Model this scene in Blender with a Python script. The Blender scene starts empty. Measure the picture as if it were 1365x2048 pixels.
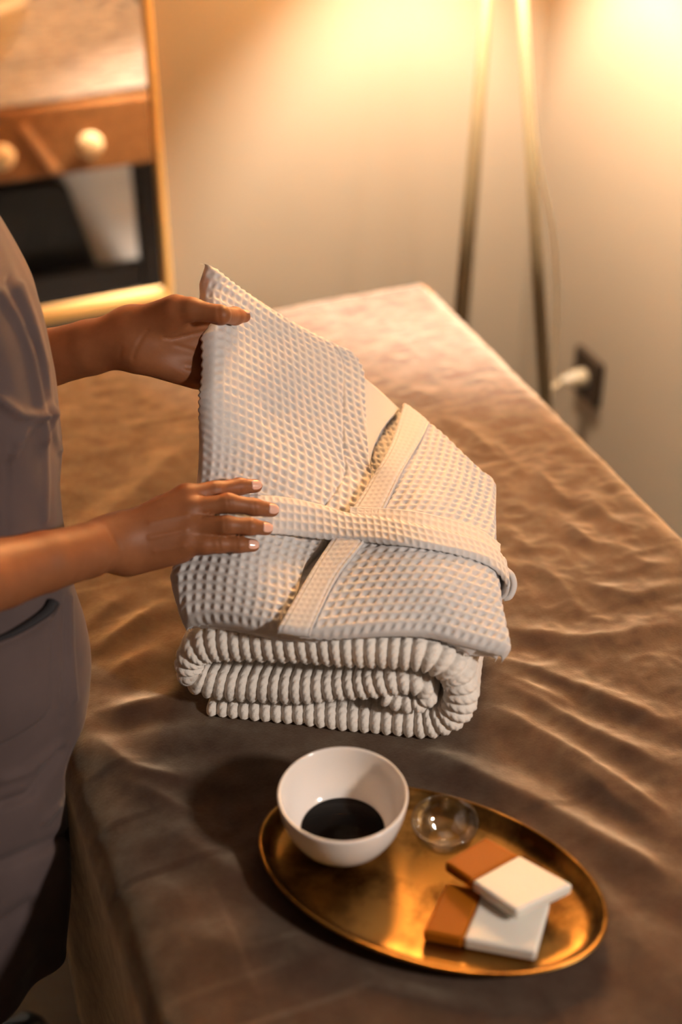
import bpy, bmesh, math, random
import numpy as np
from mathutils import Vector, Matrix
from mathutils.bvhtree import BVHTree

random.seed(4); rng = np.random.default_rng(4)
scene = bpy.context.scene
COL = scene.collection

# ------------------------------------------------------------------ camera
CAM = np.array([0.0, 0.0, 1.68]); PITCH = math.radians(35.0); FPX = 2844.0
cam_d = bpy.data.cameras.new('camera'); cam = bpy.data.objects.new('camera', cam_d); COL.objects.link(cam)
cam.location = CAM; cam.rotation_euler = (math.pi/2 - PITCH, 0, 0)
cam_d.sensor_fit = 'VERTICAL'; cam_d.sensor_height = 36.0; cam_d.lens = FPX/2048*36.0
cam_d.clip_start = 0.02
cam_d.dof.use_dof = True; cam_d.dof.focus_distance = 1.44; cam_d.dof.aperture_fstop = 2.0
scene.camera = cam

# ------------------------------------------------------------------ light, exposure
vs = scene.view_settings
scene.display_settings.display_device = 'sRGB'
vs.view_transform = 'Standard'; vs.look = 'None'; vs.gamma = 1.0; vs.use_curve_mapping = False
vs.exposure = 0.0
world = bpy.data.worlds.new('world'); scene.world = world; world.use_nodes = True
world.node_tree.nodes['Background'].inputs[0].default_value = (1.0, 0.62, 0.36, 1)
world.node_tree.nodes['Background'].inputs[1].default_value = 0.004

def lamp_light(name, loc, power, color, radius):
    l = bpy.data.lights.new(name, 'POINT'); l.energy = power; l.color = color; l.shadow_soft_size = radius
    o = bpy.data.objects.new(name, l); COL.objects.link(o); o.location = loc
    return o
KEY_LOC = (1.15, 0.14, 1.69); KEY_POWER = 68.0
BULB_LOC = (0.235, 2.264, 1.58); BULB_POWER = 370.0; SHADE_GLOW = 60.0
lamp_light('room_lamp_light', KEY_LOC, KEY_POWER, (1.0, 0.90, 0.81), 0.075)
lamp_light('floor_lamp_light', BULB_LOC, BULB_POWER, (1.0, 0.94, 0.87), 0.04)

# ------------------------------------------------------------------ frames
def ray(u, v):
    dx = (u-682.5)/FPX; dy = (1024.0-v)/FPX
    s, c = math.sin(PITCH), math.cos(PITCH)
    return np.array([dx, c+dy*s, -s+dy*c])
def W(u, v, t): return CAM + t*ray(u, v)
def tz(u, v, z): return (z-CAM[2])/ray(u, v)[2]
def Wz(u, v, z): return W(u, v, tz(u, v, z))
def project(P):
    P = np.asarray(P, float)-CAM
    s, c = math.sin(PITCH), math.cos(PITCH)
    dep = P[..., 1]*c - P[..., 2]*s; up = P[..., 1]*s + P[..., 2]*c
    return 682.5+P[..., 0]/dep*FPX, 1024.0-up/dep*FPX, dep

AX = np.array([-0.370, 0.929, 0.0]); BX = np.array([0.929, 0.370, 0.0]); ZX = np.array([0, 0, 1.0])
P0 = np.array([0.146, 2.015, 0.0])                    # far right corner of the massage table
def R(a, b, z): return P0 + a*AX + b*BX + z*ZX
YAW = math.atan2(BX[1], BX[0])

# ------------------------------------------------------------------ object helpers
WLOC = {}
def props(o, label=None, cat=None, group=None, kind=None):
    if label: o['label'] = label
    if cat: o['category'] = cat
    if group: o['group'] = group
    if kind: o['kind'] = kind
    return o
def thing(name, label, cat, loc, group=None):
    o = bpy.data.objects.new(name, None); COL.objects.link(o); o.location = tuple(loc)
    o.empty_display_size = 0.05
    WLOC[o.name] = np.array(loc, float)
    return props(o, label, cat, group)
def obj(name, verts, faces, mat, parent=None, smooth=True, label=None, cat=None, group=None, kind=None, loc=None):
    verts = np.asarray(verts, float).reshape(-1, 3)
    if loc is None:
        lo, hi = verts.min(0), verts.max(0); loc = np.array([(lo[0]+hi[0])/2, (lo[1]+hi[1])/2, lo[2]])
    loc = np.asarray(loc, float)
    me = bpy.data.meshes.new(name)
    me.from_pydata((verts-loc).tolist(), [], [tuple(int(i) for i in f) for f in faces])
    me.update()
    bm = bmesh.new(); bm.from_mesh(me); bmesh.ops.recalc_face_normals(bm, faces=bm.faces); bm.to_mesh(me); bm.free()
    if smooth:
        me.polygons.foreach_set('use_smooth', [True]*len(me.polygons))
    o = bpy.data.objects.new(name, me); COL.objects.link(o)
    if mat: me.materials.append(mat)
    if parent is not None:
        o.parent = parent; o.location = tuple(loc-WLOC[parent.name])
    else:
        o.location = tuple(loc)
    WLOC[o.name] = loc
    return props(o, label, cat, group, kind)
def bevel(o, w, seg=3, angle=40):
    m = o.modifiers.new('bevel', 'BEVEL'); m.width = w; m.segments = seg; m.limit_method = 'ANGLE'; m.angle_limit = math.radians(angle)
    return o
def hardsmooth(o, ang=35):
    me = o.data
    bm = bmesh.new(); bm.from_mesh(me)
    for e in bm.edges:
        if len(e.link_faces) == 2 and e.calc_face_angle(0) > math.radians(ang): e.smooth = False
    bm.to_mesh(me); bm.free()
    return o
def box_vf(c, ax, ay, az, hx, hy, hz):
    c = np.asarray(c, float); V = []
    for sz in (-1, 1):
        for sx, sy in ((-1, -1), (1, -1), (1, 1), (-1, 1)):
            V.append(c+sx*hx*ax+sy*hy*ay+sz*hz*az)
    F = [(0, 3, 2, 1), (4, 5, 6, 7), (0, 1, 5, 4), (1, 2, 6, 5), (2, 3, 7, 6), (3, 0, 4, 7)]
    return V, F
def rbox(a0, a1, b0, b1, z0, z1):                       # box in the room's axes
    return box_vf(R((a0+a1)/2, (b0+b1)/2, (z0+z1)/2), AX, BX, ZX, abs(a1-a0)/2, abs(b1-b0)/2, abs(z1-z0)/2)
def join(*parts):
    V, F = [], []
    for v, f in parts:
        n = len(V); V += [np.asarray(p, float) for p in v]; F += [tuple(i+n for i in q) for q in f]
    return V, F
def frame_of(d):
    d = d/np.linalg.norm(d); h = np.array([0, 0, 1.0]) if abs(d[2]) < 0.9 else np.array([1.0, 0, 0])
    x = np.cross(h, d); x /= np.linalg.norm(x); return x, np.cross(d, x), d
def tube_vf(pts, rad, n=12, caps=True):
    pts = np.asarray(pts, float); m = len(pts)
    rad = np.broadcast_to(np.asarray(rad, float), (m,))
    V, F = [], []
    T = np.gradient(pts, axis=0)
    x, y, _ = frame_of(T[0])
    for i in range(m):
        d = T[i]/np.linalg.norm(T[i])
        x = x-d*np.dot(x, d); x /= np.linalg.norm(x); y = np.cross(d, x)
        for k in range(n):
            a = 2*math.pi*k/n; V.append(pts[i]+rad[i]*(math.cos(a)*x+math.sin(a)*y))
    for i in range(m-1):
        for k in range(n):
            F.append((i*n+k, i*n+(k+1) % n, (i+1)*n+(k+1) % n, (i+1)*n+k))
    if caps: F += [tuple(range(n))[::-1], tuple((m-1)*n+k for k in range(n))]
    return V, F
def lathe_vf(prof, c, n=48, ax=None):
    prof = list(prof); V, F = [], []; c = np.asarray(c, float)
    x, y, z = (np.array([1.0, 0, 0]), np.array([0, 1.0, 0]), ZX) if ax is None else ax
    for r, h in prof:
        for k in range(n):
            a = 2*math.pi*k/n; V.append(c+r*math.cos(a)*x+r*math.sin(a)*y+h*z)
    for i in range(len(prof)-1):
        for k in range(n):
            F.append((i*n+k, i*n+(k+1) % n, (i+1)*n+(k+1) % n, (i+1)*n+k))
    F += [tuple(range(n))[::-1], tuple((len(prof)-1)*n+k for k in range(n))]
    return V, F
def resample(pts, n, closed=False):
    """centripetal-ish Catmull-Rom through pts, n samples even in length"""
    P = np.asarray(pts, float); m = len(P)
    if m == 2:
        s = np.linspace(0, 1, n)[:, None]; return P[0]*(1-s)+P[1]*s
    Q = np.vstack([2*P[0]-P[1], P, 2*P[-1]-P[-2]]); out = []
    for i in range(1, m):
        p0, p1, p2, p3 = Q[i-1], Q[i], Q[i+1], Q[i+2]
        for s in np.linspace(0, 1, 24, endpoint=False):
            out.append(0.5*((2*p1)+(-p0+p2)*s+(2*p0-5*p1+4*p2-p3)*s*s+(-p0+3*p1-3*p2+p3)*s**3))
    out.append(P[-1]); out = np.array(out)
    L = np.r_[0, np.cumsum(np.linalg.norm(np.diff(out[:, :3], axis=0), axis=1))]
    q = np.linspace(0, L[-1], n)
    return np.stack([np.interp(q, L, out[:, k]) for k in range(out.shape[1])], 1)
def grid_faces(nu, nv, off=0):
    i, j = np.meshgrid(np.arange(nu-1), np.arange(nv-1), indexing='ij')
    a = (i*nv+j).ravel()+off
    return np.stack([a, a+1, a+nv+1, a+nv], 1).tolist()
def slab_vf(top, bot):
    nu, nv, _ = top.shape; N = nu*nv
    V = np.vstack([top.reshape(-1, 3), bot.reshape(-1, 3)])
    F = grid_faces(nu, nv)+[f[::-1] for f in grid_faces(nu, nv, N)]
    idx = lambda i, j: i*nv+j
    rim = [idx(i, 0) for i in range(nu)]+[idx(nu-1, j) for j in range(1, nv)]+[idx(i, nv-1) for i in range(nu-2, -1, -1)]+[idx(0, j) for j in range(nv-2, 0, -1)]
    for k in range(len(rim)):
        a, b = rim[k], rim[(k+1) % len(rim)]
        F.append([a, b, b+N, a+N])
    return V, F
def grid_normals(P):
    du = np.gradient(P, axis=0); dv = np.gradient(P, axis=1)
    n = np.cross(du, dv); n /= np.linalg.norm(n, axis=2, keepdims=True)+1e-12
    if (n*(CAM-P)).sum(2).mean() < 0: n = -n
    return n
def coons(c0, c1, d0, d1, nu, nv):
    """c0,c1: u-curves at v=0,1 ; d0,d1: v-curves at u=0,1  (already sampled nu / nv)"""
    u = np.linspace(0, 1, nu)[:, None, None]; v = np.linspace(0, 1, nv)[None, :, None]
    c0, c1 = c0[:, None, :], c1[:, None, :]; d0, d1 = d0[None], d1[None]
    return (1-v)*c0+v*c1+(1-u)*d0+u*d1-((1-u)*(1-v)*c0[0, 0]+u*(1-v)*c0[-1, 0]+(1-u)*v*c1[0, 0]+u*v*c1[-1, 0])
class TPS:
    def __init__(s, uv, t, lam=1e-6):
        s.p = np.asarray(uv, float)/1000.0; n = len(s.p)
        K = s.k(s.p)+lam*np.eye(n); Pm = np.c_[np.ones(n), s.p]
        A = np.block([[K, Pm], [Pm.T, np.zeros((3, 3))]])
        s.w = np.linalg.solve(A, np.r_[t, 0, 0, 0])
    def k(s, q):
        r2 = ((q[:, None]-s.p[None])**2).sum(2)
        return np.where(r2 > 0, 0.5*r2*np.log(r2+1e-20), 0)
    def __call__(s, uv):
        q = np.asarray(uv, float).reshape(-1, 2)/1000.0; out = np.empty(len(q))
        for i in range(0, len(q), 20000):
            qq = q[i:i+20000]; out[i:i+20000] = s.k(qq)@s.w[:-3]+np.c_[np.ones(len(qq)), qq]@s.w[-3:]
        return out.reshape(np.asarray(uv).shape[:-1])
def vnoise(P, scale, seed=0):
    """smooth value noise on 3-D points"""
    P = np.asarray(P, float)*scale+seed*17.3
    i = np.floor(P).astype(int); f = P-i; f = f*f*(3-2*f)
    def h(a, b, c):
        n = (a*374761393+b*668265263+c*2147483647+seed*974711) & 0x7fffffff
        n = ((n ^ (n >> 13))*1274126177) & 0x7fffffff
        return ((n ^ (n >> 16)) & 0xffff)/65535.0
    r = 0
    for a in (0, 1):
        for b in (0, 1):
            for c in (0, 1):
                w = (f[..., 0] if a else 1-f[..., 0])*(f[..., 1] if b else 1-f[..., 1])*(f[..., 2] if c else 1-f[..., 2])
                r = r+w*h(i[..., 0]+a, i[..., 1]+b, i[..., 2]+c)
    return r*2-1
def seg_dist(P, poly):
    """distance of points (N,k) to polyline (M,k), and length parameter"""
    best = np.full(len(P), 1e9)
    for a, b in zip(poly[:-1], poly[1:]):
        ab = b-a; t = np.clip(((P-a)@ab)/(ab@ab+1e-15), 0, 1)
        d = np.linalg.norm(P-a-t[:, None]*ab, axis=1); best = np.minimum(best, d)
    return best

# ------------------------------------------------------------------ materials
def mat(name, color, rough=0.6, metal=0.0, sheen=0.0, sheen_rough=0.4, sheen_tint=(1, 1, 1), spec=0.5, coat=0.0, sss=0.0, sss_rad=(0.01, 0.004, 0.002),
        noise=None, bump=None, trans=0.0, ior=1.45):
    m = bpy.data.materials.new(name); m.use_nodes = True; nt = m.node_tree; b = nt.nodes['Principled BSDF']
    b.inputs['Base Color'].default_value = (*color, 1); b.inputs['Roughness'].default_value = rough; b.inputs['Metallic'].default_value = metal
    b.inputs['Specular IOR Level'].default_value = spec; b.inputs['IOR'].default_value = ior
    b.inputs['Sheen Weight'].default_value = sheen; b.inputs['Sheen Roughness'].default_value = sheen_rough; b.inputs['Sheen Tint'].default_value = (*sheen_tint, 1)
    b.inputs['Coat Weight'].default_value = coat; b.inputs['Transmission Weight'].default_value = trans
    if sss:
        b.inputs['Subsurface Weight'].default_value = sss; b.inputs['Subsurface Radius'].default_value = (1, 0.4, 0.2); b.inputs['Subsurface Scale'].default_value = sss_rad[0]
    tc = nt.nodes.new('ShaderNodeTexCoord')
    if noise:                                            # (scale, color2, lo, hi, stretch)
        sc, c2, lo, hi, stretch = noise
        mp = nt.nodes.new('ShaderNodeMapping'); mp.inputs['Scale'].default_value = stretch
        mp.inputs['Rotation'].default_value = (0, 0, -YAW)
        nz = nt.nodes.new('ShaderNodeTexNoise'); nz.inputs['Scale'].default_value = sc; nz.inputs['Detail'].default_value = 6; nz.inputs['Roughness'].default_value = 0.6
        rp = nt.nodes.new('ShaderNodeValToRGB'); rp.color_ramp.elements[0].position = lo; rp.color_ramp.elements[1].position = hi
        rp.color_ramp.elements[0].color = (*color, 1); rp.color_ramp.elements[1].color = (*c2, 1)
        nt.links.new(tc.outputs['Object'], mp.inputs[0]); nt.links.new(mp.outputs[0], nz.inputs['Vector'])
        nt.links.new(nz.outputs['Fac'], rp.inputs[0]); nt.links.new(rp.outputs[0], b.inputs['Base Color'])
    if bump:                                             # (scale, strength, distance)
        nz = nt.nodes.new('ShaderNodeTexNoise'); nz.inputs['Scale'].default_value = bump[0]; nz.inputs['Detail'].default_value = 5
        bp = nt.nodes.new('ShaderNodeBump'); bp.inputs['Strength'].default_value = bump[1]; bp.inputs['Distance'].default_value = bump[2]
        nt.links.new(tc.outputs['Object'], nz.inputs['Vector']); nt.links.new(nz.outputs['Fac'], bp.inputs['Height']); nt.links.new(bp.outputs[0], b.inputs['Normal'])
    return m
M_wall = mat('cream_wall_paint', (0.180, 0.134, 0.086), 0.75, spec=0.2, bump=(60, 0.05, 0.002))
M_ceil = mat('ceiling_paint', (0.17, 0.14, 0.11), 0.8)
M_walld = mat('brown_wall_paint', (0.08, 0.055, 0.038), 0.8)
M_floor = mat('grey_floor', (0.38, 0.34, 0.30), 0.5, noise=(3, (0.31, 0.275, 0.24), 0.3, 0.7, (1, 12, 1)))
M_sheet = mat('velvet_sheet', (0.038, 0.017, 0.011), 0.75, sheen=0.9, sheen_rough=0.40, sheen_tint=(1.0, 0.82, 0.62), spec=0.15,
              noise=(26, (0.056, 0.026, 0.017), 0.35, 0.7, (1, 1, 1)), bump=(420, 0.25, 0.002))
_nt = M_sheet.node_tree; _sh = _nt.nodes.new('ShaderNodeBsdfSheen'); _sh.inputs['Color'].default_value = (0.78, 0.63, 0.47, 1); _sh.inputs['Roughness'].default_value = 0.48
_tc = _nt.nodes.new('ShaderNodeTexCoord'); _n1 = _nt.nodes.new('ShaderNodeTexNoise'); _n1.inputs['Scale'].default_value = 38; _n1.inputs['Detail'].default_value = 7; _n1.inputs['Roughness'].default_value = 0.68
_r1 = _nt.nodes.new('ShaderNodeValToRGB'); _r1.color_ramp.elements[0].position = .36; _r1.color_ramp.elements[1].position = .66; _r1.color_ramp.elements[0].color = (0.46, 0.36, 0.25, 1); _r1.color_ramp.elements[1].color = (1.0, 0.88, 0.66, 1)
_nt.links.new(_tc.outputs['Object'], _n1.inputs['Vector']); _nt.links.new(_n1.outputs['Fac'], _r1.inputs[0]); _nt.links.new(_r1.outputs[0], _sh.inputs['Color'])
_ad = _nt.nodes.new('ShaderNodeAddShader'); _nt.links.new(_nt.nodes['Principled BSDF'].outputs[0], _ad.inputs[0]); _nt.links.new(_sh.outputs[0], _ad.inputs[1]); _nt.links.new(_ad.outputs[0], _nt.nodes['Material Output'].inputs[0])
M_robe = mat('white_waffle_cotton', (0.66, 0.635, 0.63), 0.85, sheen=0.25, sheen_rough=0.5, spec=0.2, bump=(900, 0.25, 0.0006))
M_collar = mat('white_plain_cotton', (0.64, 0.62, 0.61), 0.85, sheen=0.2, spec=0.2, bump=(1200, 0.2, 0.0005))
M_knit = mat('white_knit_wool', (0.84, 0.78, 0.72), 0.85, sheen=0.3, spec=0.2, bump=(700, 0.5, 0.0012))
M_skin = mat('skin', (0.295, 0.112, 0.046), 0.5, sss=0.25, sss_rad=(0.004, 0, 0), spec=0.35, noise=(40, (0.25, 0.092, 0.036), 0.35, 0.65, (1, 1, 1)), bump=(500, 0.12, 0.0006))
M_nail = mat('pale_pink_nail_polish', (0.84, 0.50, 0.40), 0.15, coat=0.6)
M_tunic = mat('grey_purple_tunic_cloth', (0.115, 0.082, 0.080), 0.8, sheen=0.2, spec=0.2, noise=(9, (0.095, 0.068, 0.067), 0.35, 0.65, (1, 1, 1)), bump=(800, 0.2, 0.0006))
M_lining = mat('dark_pocket_lining', (0.03, 0.027, 0.03), 0.9)
M_trousers = mat('dark_trousers_cloth', (0.022, 0.019, 0.020), 0.85)
M_hair = mat('brown_hair', (0.05, 0.022, 0.012), 0.45, noise=(40, (0.03, 0.012, 0.007), 0.3, 0.7, (1, 1, 0.1)))
M_shoe = mat('black_shoe_leather', (0.02, 0.02, 0.02), 0.4)
M_eye = mat('eye_white', (0.7, 0.68, 0.65), 0.2)
M_tray = mat('aged_brass', (0.31, 0.172, 0.048), 0.34, metal=1.0, noise=(15, (0.085, 0.042, 0.012), 0.47, 0.64, (1, 1, 1)))
M_china = mat('white_glazed_ceramic', (0.86, 0.82, 0.80), 0.10, coat=0.0)
M_liquid = mat('black_liquid', (0.006, 0.004, 0.003), 0.12, spec=0.05)
M_glass = mat('clear_glass', (1, 1, 1), 0.0, trans=1.0, ior=1.45)
_nt = M_glass.node_tree; _nt.nodes.remove(_nt.nodes['Principled BSDF'])
_t = _nt.nodes.new('ShaderNodeBsdfTransparent'); _t.inputs[0].default_value = (0.97, 0.97, 0.95, 1); _g = _nt.nodes.new('ShaderNodeBsdfGlossy'); _g.inputs['Roughness'].default_value = 0.05
_lw = _nt.nodes.new('ShaderNodeLayerWeight'); _lw.inputs[0].default_value = 0.5; _pw = _nt.nodes.new('ShaderNodeMath'); _pw.operation = 'POWER'; _pw.inputs[1].default_value = 2.6
_f = _nt.nodes.new('ShaderNodeMath'); _f.operation = 'MULTIPLY_ADD'; _f.inputs[1].default_value = 0.85; _f.inputs[2].default_value = 0.13; _nt.links.new(_lw.outputs['Facing'], _pw.inputs[0]); _nt.links.new(_pw.outputs[0], _f.inputs[0]); _m = _nt.nodes.new('ShaderNodeMixShader')
_nt.links.new(_f.outputs[0], _m.inputs[0]); _nt.links.new(_t.outputs[0], _m.inputs[1]); _nt.links.new(_g.outputs[0], _m.inputs[2]); _nt.links.new(_m.outputs[0], _nt.nodes['Material Output'].inputs[0])
M_amber = mat('amber_soap', (0.36, 0.105, 0.004), 0.5, spec=0.2, sss=0.2, sss_rad=(0.006, 0, 0))
M_soap = mat('ivory_soap', (0.78, 0.74, 0.67), 0.45, sss=0.2, sss_rad=(0.005, 0, 0))
M_legwood = mat('pale_ash_wood', (0.13, 0.085, 0.037), 0.6, spec=0.2, noise=(8, (0.10, 0.062, 0.026), 0.3, 0.7, (6, 6, 0.5)))
M_oak = mat('orange_oak', (0.23, 0.092, 0.024), 0.4, noise=(7, (0.15, 0.054, 0.013), 0.35, 0.7, (10, 1, 10)))
M_strap = mat('tan_leather_strap', (0.34, 0.15, 0.05), 0.6)
M_knob = mat('pale_maple_knob', (0.62, 0.40, 0.19), 0.45)
M_dark = mat('dark_stained_wood', (0.012, 0.008, 0.007), 0.5)
M_black = mat('black_leather', (0.012, 0.012, 0.013), 0.35, bump=(300, 0.2, 0.001))
M_gold = mat('gold_frame', (0.80, 0.47, 0.15), 0.35, metal=0.6)
M_mirror = mat('mirror_silver', (0.90, 0.90, 0.90), 0.0, metal=1.0)
M_plate = mat('dark_bronze_plate', (0.016, 0.008, 0.003), 0.6, spec=0.15)
M_plug = mat('cream_plastic', (0.22, 0.16, 0.09), 0.4)
M_cord = mat('cream_cable', (0.55, 0.40, 0.22), 0.5)
M_shade = bpy.data.materials.new('linen_lamp_shade'); M_shade.use_nodes = True
_nt = M_shade.node_tree; _b = _nt.nodes['Principled BSDF']; _b.inputs['Base Color'].default_value = (0.75, 0.66, 0.52, 1); _b.inputs['Roughness'].default_value = 0.9
_tr = _nt.nodes.new('ShaderNodeBsdfTranslucent'); _tr.inputs[0].default_value = (0.95, 0.62, 0.28, 1)
_mx = _nt.nodes.new('ShaderNodeMixShader'); _mx.inputs[0].default_value = 0.40
_b.inputs['Emission Color'].default_value = (1.0, 0.65, 0.30, 1); _b.inputs['Emission Strength'].default_value = SHADE_GLOW
_nt.links.new(_b.outputs[0], _mx.inputs[1]); _nt.links.new(_tr.outputs[0], _mx.inputs[2]); _nt.links.new(_mx.outputs[0], _nt.nodes['Material Output'].inputs[0])
M_bulb = bpy.data.materials.new('lit_bulb'); M_bulb.use_nodes = True
_b = M_bulb.node_tree.nodes['Principled BSDF']; _b.inputs['Emission Color'].default_value = (1, 0.74, 0.46, 1); _b.inputs['Emission Strength'].default_value = 20

# ------------------------------------------------------------------ the room
A_BACK, B_RIGHT, B_LEFT, A_REAR, CEIL = 0.546, 0.474, -3.2, -4.6, 2.7
def struct(name, vf, m): return obj(name, *vf, m, smooth=False, kind='structure')
struct('floor', rbox(A_REAR-.1, A_BACK+.1, B_LEFT-.1, B_RIGHT+.1, -0.1, 0.0), M_floor)
struct('ceiling', rbox(A_REAR-.1, A_BACK+.1, B_LEFT-.1, B_RIGHT+.1, CEIL, CEIL+.1), M_ceil)
struct('wall_back', rbox(A_BACK, A_BACK+.1, B_LEFT-.1, B_RIGHT+.1, 0.0, CEIL), M_wall)
struct('wall_right', rbox(A_REAR, A_BACK, B_RIGHT, B_RIGHT+.1, 0.0, CEIL), M_wall)
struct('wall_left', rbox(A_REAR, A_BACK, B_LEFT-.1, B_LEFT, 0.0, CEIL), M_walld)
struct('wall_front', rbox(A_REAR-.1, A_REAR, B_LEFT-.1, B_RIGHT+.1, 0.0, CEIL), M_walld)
struct('baseboard_back', rbox(A_BACK-.014, A_BACK, B_LEFT, B_RIGHT-.014, 0.0, 0.08), M_wall)
struct('baseboard_right', rbox(A_REAR, A_BACK-.014, B_RIGHT-.014, B_RIGHT, 0.0, 0.08), M_wall)

# mirror on the back wall
def bcoord(u, v, a):
    r = ray(u, v); n = AX[:2]; t = (a-(CAM[:2]-P0[:2])@n)/(r[:2]@n); p = CAM+t*r
    return (p-P0)@BX, p[2]
MB1, _ = bcoord(311, 250, A_BACK-.02); _, MZ0 = bcoord(300, 590, A_BACK-.02)
MB0, MZ1, FW = MB1-0.95, MZ0+1.45, 0.017
mirror = thing('wall_mirror', 'tall gold-framed mirror on the back wall beside the bed, reflecting the bed end', 'mirror', R(A_BACK-.02, (MB0+MB1)/2, MZ0))
obj('mirror_glass', *rbox(A_BACK-.012, A_BACK-.004, MB0+.004, MB1-.004, MZ0+.004, MZ1-.004), M_mirror, mirror, smooth=False)
fr = join(rbox(A_BACK-.028, A_BACK, MB1-.004, MB1+.008, MZ0-FW, MZ1+FW), rbox(A_BACK-.028, A_BACK, MB0-FW, MB0+.004, MZ0-FW, MZ1+FW),
          rbox(A_BACK-.028, A_BACK, MB0+.004, MB1-.004, MZ0-FW, MZ0+.004), rbox(A_BACK-.028, A_BACK, MB0+.004, MB1-.004, MZ1-.004, MZ1+FW))
bevel(obj('mirror_frame', *fr, M_gold, mirror, smooth=False), .003, 2)

# ------------------------------------------------------------------ massage table
BW, BL, ZT = 0.757, 1.92, 0.70
bed = thing('massage_table', 'wooden massage table on dark legs under the brown velvet sheet', 'massage table', R(-BL/2, -BW/2, 0))
bevel(obj('mattress', *rbox(-BL+.018, -.018, -BW+.012, -.012, 0.622, 0.690), M_black, bed, smooth=False), .012, 3)
bevel(obj('end_rail', *rbox(-.015, 0.024, -BW+.005, -.005, 0.548, 0.693), M_oak, bed, smooth=False), .005, 2)
bevel(obj('end_rail', *rbox(-BL-.024, -BL+.015, -BW+.005, -.005, 0.548, 0.693), M_oak, bed, smooth=False), .005, 2)
for b0, b1 in ((-BW+.005, -BW+.03), (-.03, -.005)):
    bevel(obj('side_rail', *rbox(-BL+.016, -.016, b0, b1, 0.548, 0.620), M_oak, bed, smooth=False), .004, 2)
for b in (-.309, -.492):
    ax = (BX, ZX, AX)
    obj('rail_knob', *lathe_vf([(0.010, -.002), (0.012, .006), (0.026, .010), (0.028, .016), (0.026, .022), (0.012, .025), (0.002, .026)], R(.024, b, .61), 32, ax), M_knob, bed)
sv, sf = box_vf(R(.027, -.412, .612), BX*math.cos(.5)+ZX*math.sin(.5), AX, ZX*math.cos(.5)-BX*math.sin(.5), .009, .004, .060)
bevel(obj('strap', sv, sf, M_strap, bed, smooth=False), .002, 2)
for a in (-.06, -BL+.06):
    for b in (-.178, -.58):
        bevel(obj('leg', *rbox(a-.022, a+.022, b-.022, b+.022, 0.0, 0.622), M_dark, bed, smooth=False), .003, 2)
    bevel(obj('crossbar', *rbox(a-.014, a+.014, -.557, -.201, 0.225, 0.29), M_dark, bed, smooth=False), .003, 2)
# black case added by guess for a dark slanted shape in the mirror
cz = [(-.245, 0.0), (-.245, .10), (-.335, .46), (-.36, .485), (-.64, .485), (-.665, .46), (-.665, 0.0)]
cv = [R(-.11, b, z) for b, z in cz]+[R(-.30, b, z) for b, z in cz]; n = len(cz)
cf = [tuple(range(n)), tuple(range(2*n-1, n-1, -1))]+[(i, i+n, (i+1) % n+n, (i+1) % n) for i in range(n)]
case = bevel(obj('guessed_case', cv, cf, M_black, smooth=False, label='black slant-sided case added for a dark shape under the far end of the massage table', cat='case'), .015, 3)

# sheet: top with wrinkles, sides hanging
NA, NT = 520, 240
a_s = np.linspace(0.004, -BL-.004, NA)
drop_n, edge_n = 26, 12; re = .042
prof = []                                                # (b, z) across the table
for z in np.linspace(0.22, ZT-re, drop_n): prof.append((-BW-.010, z))
for k in range(1, edge_n): th = math.pi*k/2/edge_n; prof.append((-BW-.010+re*(1-math.cos(th)), ZT-re+re*math.sin(th)))
for b in np.linspace(-BW-.010+re, .010-re, NT): prof.append((b, ZT))
for k in range(1, edge_n): th = math.pi*k/2/edge_n; prof.append((.010-re+re*math.sin(th), ZT-re+re*math.cos(th)))
for z in np.linspace(ZT-re, 0.625, drop_n): prof.append((.010, z))
prof = np.array(prof); NP = len(prof)
Aa, Ii = np.meshgrid(a_s, np.arange(NP), indexing='ij')
Bb, Zz = prof[Ii, 0], prof[Ii, 1].copy()
def ab_of_px(u, v):
    p = Wz(u, v, ZT); return np.array([(p-P0)@AX, (p-P0)@BX])
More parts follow.
